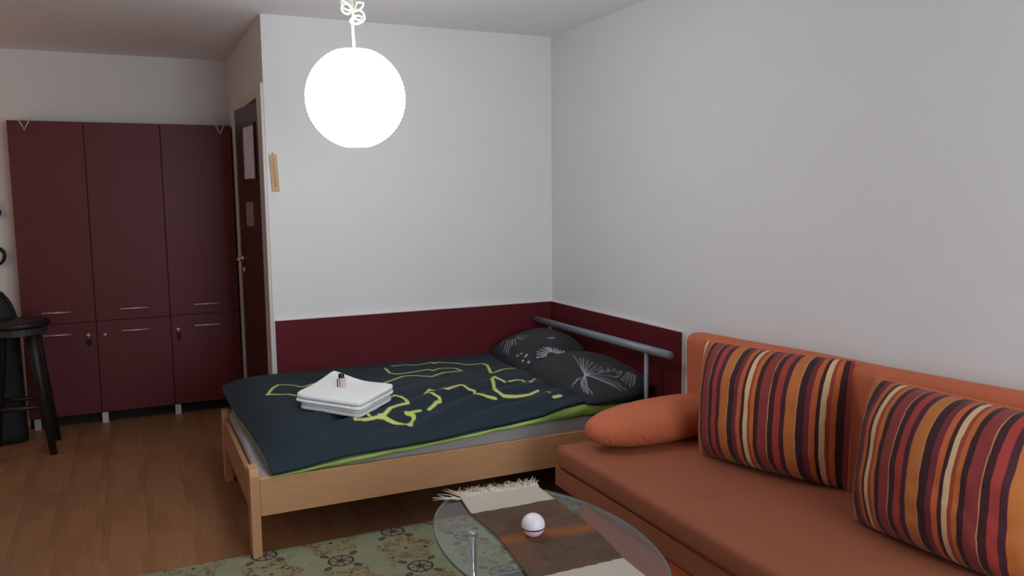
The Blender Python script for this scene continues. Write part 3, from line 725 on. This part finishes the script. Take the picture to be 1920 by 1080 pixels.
# striped cushions
ORG = np.array(lin((212, 122, 66)))
K = {'c': (222, 188, 144), 'r': (160, 70, 46), 'o': (194, 108, 58), 'd': (62, 32, 36), 'm': (142, 58, 56), 't': (206, 150, 100), 'd2': (66, 32, 38), 'R': (168, 62, 56), 'p': (76, 36, 50), 'g': (192, 114, 58), 'd3': (60, 32, 38), 'P': (116, 48, 54), 'O': (196, 98, 58), 'd4': (64, 32, 40)}
SEQ = [('c', .28), ('r', .2), ('o', .24), ('d', .28), ('m', .58), ('t', .05), ('d2', .34), ('R', .4), ('p', .3), ('g', .62), ('t', .05), ('d3', .4), ('P', .3), ('O', .3), ('d4', .2)]
TOT = sum(w for _, w in SEQ)
def stripes(off, period):
    def f(X, Y, a, b):
        s = ((X+off)/period % 1)*TOT
        C = np.zeros((*X.shape, 3)); acc = 0
        for k, w in SEQ:
            msk = (s >= acc) & (s < acc+w); C[msk] = lin(K[k]); acc += w
        return C, np.ones((*X.shape, 3))*ORG
    return f
def cushion(label, P, off, lean, rz, W_=.70, H_=.53, roll=0):
    c = tag(empty('striped_cushion', P), label, 'cushion', 'striped cushions leaning on the sofa back')
    # local X -> -Y world (left to right as seen), local Y -> up, local Z -> towards the room (-X)
    base = Matrix(((0, 0, -1, 0), (-1, 0, 0, 0), (0, 1, 0, 0), (0, 0, 0, 1)))
    Rm = Matrix.Rotation(rz, 4, 'Z') @ Matrix.Rotation(lean, 4, 'Y') @ Matrix.Rotation(roll, 4, 'X') @ base
    o = pillow_obj('cover', W_, H_, .33, M_stripe, stripes(off, .28), (0, 0, 0), Matrix.Identity(4), n=420, mm=90, wr=.011, seed=int(off*1000) % 40, bottom=.5, pinch=.04, rnd=.05)
    o.parent = c; c.matrix_world = Matrix.Translation(P) @ Rm
    X, Y, Z, a, b = pillow_shape(60, 50, W_, H_, .33, pinch=.04, rnd=.05)
    bm = bmesh.new()
    add_tube(bm, [(X[i, -1], Y[i, -1], -.001) for i in range(60)], .0055, 6); add_tube(bm, [(X[i, 0], Y[i, 0], -.001) for i in range(60)], .0055, 6)
    add_tube(bm, [(X[0, j], Y[0, j], -.001) for j in range(50)], .0045, 6); add_tube(bm, [(X[-1, j], Y[-1, j], -.001) for j in range(50)], .0045, 6)
    bmobj('piping', bm, M_orange, c, smooth=True)
    return c
cushion('striped cushion next to the orange bolster, whole in view', (-.245, -2.335, .695), .312, .06, math.radians(19), .66, .50)
cushion('striped cushion nearest the camera, cut by the right edge of the photo', (-.30, -3.185, .693), .214, .14, math.radians(3), .68, .505)

# ---------------------------------------------------------------- rug
rx0, rx1, ry0, ry1 = -2.78, -.55, -3.3, -1.175
nx, ny = 640, 330
ysv = np.concatenate([np.linspace(ry1, -2.25, 260, endpoint=False), np.linspace(-2.25, ry0, 70)])
Xr = np.linspace(rx0, rx1, nx)[:, None]*np.ones((1, ny)); Yr = np.ones((nx, 1))*ysv[None, :]
Cg = np.array(lin((150, 154, 126)))
Cr = np.ones((nx, ny, 3))*Cg
Cr *= (1+.14*vnoise(Xr, Yr, .11, 71)+.10*vnoise(Xr, Yr, .03, 72))[..., None]
def mixin(k, rgb):
    global Cr
    Cr = Cr*(1-k[..., None])+np.array(lin(rgb))*k[..., None]
def wheel(cx, cy, red, rot=0):
    dx, dy = Xr-cx, Yr-cy; r = np.hypot(dx, dy); a = np.arctan2(dy, dx)+rot
    mixin(.55*sstep(.052, .048, r), (146, 128, 122))
    sp = np.abs(((a/(2*PI/7)) % 1)-.5)*2*PI/7*r
    mixin(.85*(sstep(.0042, .0024, sp)*sstep(.052, .05, r)), (48, 32, 36))
    mixin(.95*sstep(.005, .003, np.abs(r-.052)), (38, 28, 34))
    mixin(.7*sstep(.02, .017, r)*sstep(.008, .011, r), (90, 62, 60))
    for k in range(4):
        an = .7+k*PI/2; lx, ly = cx+.088*math.cos(an), cy+.088*math.sin(an)
        px = (Xr-lx)*math.cos(an)+(Yr-ly)*math.sin(an); py = -(Xr-lx)*math.sin(an)+(Yr-ly)*math.cos(an)
        e = np.hypot(px/.022, py/.014)
        mixin(.9*sstep(1.1, .9, e), (60, 38, 36)); mixin(.8*sstep(.75, .55, e), (150, 76, 74) if red and k % 2 == 0 else (128, 96, 62))
    g = sstep(.09, .11, r)*sstep(.15, .125, r)
    mixin(.3*g*sstep(.2, .34, vnoise(Xr, Yr, .026, 73)), (112, 84, 70))
def cluster(cx, cy, sd):
    dx, dy = Xr-cx, Yr-cy; r = np.hypot(dx, dy*.95); a = np.arctan2(dy, dx)
    R0 = .088+.022*np.sin(5*a+sd)
    ring = sstep(.034, .018, np.abs(r-R0))
    nz = vnoise(Xr, Yr, .018, 74+sd); sq = sstep(.10, .02, np.abs(nz-.02))
    mixin(.45*sstep(.125, .10, r), (158, 144, 108))
    mixin(.95*ring*sq, (112, 70, 44)); mixin(.8*ring*sstep(.22, .3, nz), (138, 94, 60)); mixin(.75*ring*sstep(-.28, -.34, nz), (62, 44, 38))
    mixin(.9*sstep(.011, .007, np.hypot(dx, dy*1.1)), (44, 34, 30))
    for k in range(6):
        an = k*PI/3+sd; mixin(.8*sstep(.009, .005, np.hypot(dx-.05*math.cos(an), dy-.05*math.sin(an))), (140, 84, 54))
for j in range(-1, 11):
    for i in range(-6, 6):
        cx = -1.782+.29*i; cy = -1.422-.20*(j-1)
        if not (rx0-.1 < cx < rx1+.1): continue
        if (i+j) % 2: wheel(cx, cy, (i+2*j) % 3 == 0, i*.7+j)
        else: cluster(cx, cy, (i*3+j*5) % 7)
edge = np.minimum(np.minimum(Xr-rx0, rx1-Xr), np.minimum(Yr-ry0, ry1-Yr))
Zr = .007*sstep(0, .006, edge)+.0008+.0012*vnoise(Xr, Yr, .016, 76)*sstep(0, .01, edge)
rug = empty('rug', (0, 0, 0)); tag(rug, 'pale green patterned rug on the floor beneath the glass table', 'rug')
grid('pile', Xr, Yr, Zr, M_rug, rug, colors=Cr)
box('backing', (rx0+.003, ry0+.003, .0004), (rx1-.003, ry1-.003, .0030), mat('rug_backing', (110, 112, 88), .95), rug)

# ---------------------------------------------------------------- coffee table
TCX, TCY, TA, TB, TZT = -1.371, -2.525, .322, .541, .45
ct = tag(empty('coffee_table', (TCX, TCY, 0)), 'oval glass coffee table on chrome posts in front of the sofa', 'table')
bm = bmesh.new(); n = 96; E = lambda s, z: [bm.verts.new((TA*s*math.cos(2*PI*k/n), TB*s*math.sin(2*PI*k/n), z)) for k in range(n)]
top = E(.995, TZT); bot = E(.995, TZT-.010)
bm.faces.new(top); bm.faces.new(bot[::-1])
g_ = bmobj('glass_top', bm, M_glass, ct)
bm = bmesh.new(); rr_ = [E(.995, TZT), E(1.0, TZT-.001), E(1.002, TZT-.005), E(1.0, TZT-.009), E(.995, TZT-.010)]
for a, b in zip(rr_, rr_[1:]):
    for k in range(n): bm.faces.new((b[k], b[(k+1) % n], a[(k+1) % n], a[k]))
bmobj('glass_edge', bm, M_edge, g_, smooth=True)
posts = [(-.169, .19), (.169, .19), (-.169, -.19), (.169, -.19)]
for px, py in posts:
    p = tube('leg', [(px, py, 0), (px, py, TZT-.022)], .0135, M_chrome, ct, 20)
    lathe('glass_pad', [(.0, TZT-.022), (.0165, TZT-.022), (.0165, TZT-.011), (.014, TZT-.0102), (0, TZT-.0102)], M_chrome, p, 20, (px, py, 0), caps=False)
box('lower_shelf', (-.155, -.185, .258), (.155, .185, .266), M_darkglass, ct, .002)
for y in (.19, -.19): tube('shelf_rail', [(-.169, y, .264), (.169, y, .264)], .007, M_steel, ct, 10)

# runner
nx, ny = 90, 260
L0, L1 = -2.082, -3.03
sv = np.linspace(0, 1, ny)[None, :]; uv = np.linspace(-1, 1, nx)[:, None]
Yc = L0+(L1-L0)*sv
le = np.interp(-Yc, [2.08, 2.23, 2.48, 2.75, 3.03], [-1.478, -1.500, -1.499, -1.532, -1.545])
re = np.interp(-Yc, [2.08, 2.25, 2.52, 2.77, 3.03], [-1.172, -1.178, -1.182, -1.222, -1.235])
Xn = le+(re-le)*(uv*.5+.5); Yn = Yc-.012*uv*np.ones_like(Xn)
Zn = TZT+.0045+.0012*vnoise(Xn, Yn, .03, 81)+0*Xn
BR = np.array(lin((100, 81, 68))); CRM = np.array(lin((200, 190, 176))); OR = np.array(lin((166, 98, 50)))
Cn = np.ones((nx, ny, 3))*BR*(1+.22*vnoise(Xn*.8, Yn*1.4, .05, 82)+.3*vnoise(Xn, Yn*1.3, .010, 83))[..., None]
k = .8*sstep(.055, .008, np.abs(Yn+2.485+.12*(Xn+1.497)))[..., None]*(.8+.6*vnoise(Xn, Yn, .05, 84))[..., None]; Cn = Cn*(1-k)+OR*k
k = .14*sstep(.2, .4, vnoise(Xn, Yn*1.6, .09, 85))[..., None]; Cn = Cn*(1-k)+OR*k
cr_ = ((Yn > -2.238-.008*vnoise(Xn, Yn, .03, 86)) | (Yn < -2.768))[..., None]
Cn = np.where(cr_, CRM*(1+.06*vnoise(Xn*3, Yn, .01, 87))[..., None], Cn)
rn = empty('table_runner', (0, 0, 0)); tag(rn, 'brown felt runner with orange stripe and cream fringed ends on the glass table', 'table runner')
ro = grid('cloth', Xn, Yn, Zn, M_runner, rn, colors=Cn)
so = ro.modifiers.new('thick', 'SOLIDIFY'); so.thickness = .0035; so.offset = -1
bm = bmesh.new(); rd = random.Random(5)
for k in range(150):
    f = (k+rd.random())/150; x = -1.486+f*(.318); y = -2.084-.006*(f*2-1)
    an = math.radians(90)+(f-.5)*-.7+rd.gauss(0, .22)
    if f < .05: an += .7
    l = rd.uniform(.055, .1)*(1 if f > .12 else 1.15); z = TZT+.004
    pts = [(x, y-.006, z+.001), (x+math.cos(an)*l*.5, y+math.sin(an)*l*.5, z+rd.uniform(.001, .006)), (x+math.cos(an+rd.gauss(0, .25))*l, y+math.sin(an)*l, z+rd.uniform(-.0005, .007))]
    add_tube(bm, pts, [.0026, .0022, .0008], 5)
fr_ = bmobj('fringe', bm, M_fringe, rn, smooth=True); fr_['kind'] = 'stuff'

# ball
bo = tag(empty('ball', (-1.392, -2.498, TZT+.0055)), 'white ball with a thin mauve band on the brown table runner', 'ball')
rb = .0385
def arc(a0, a1, r): return [(r*math.cos(math.radians(a0+(a1-a0)*k/20)), rb+r*math.sin(math.radians(a0+(a1-a0)*k/20))) for k in range(21)]
lathe('lower_shell', [(0.0, .0)]+arc(-78, -14, rb), M_ballpink, bo, 48, caps=False)
lathe('upper_shell', arc(-6, 90, rb), M_ball, bo, 48, caps=False)
lathe('band', arc(-14, -6, rb*.975), M_band, bo, 48, caps=False)
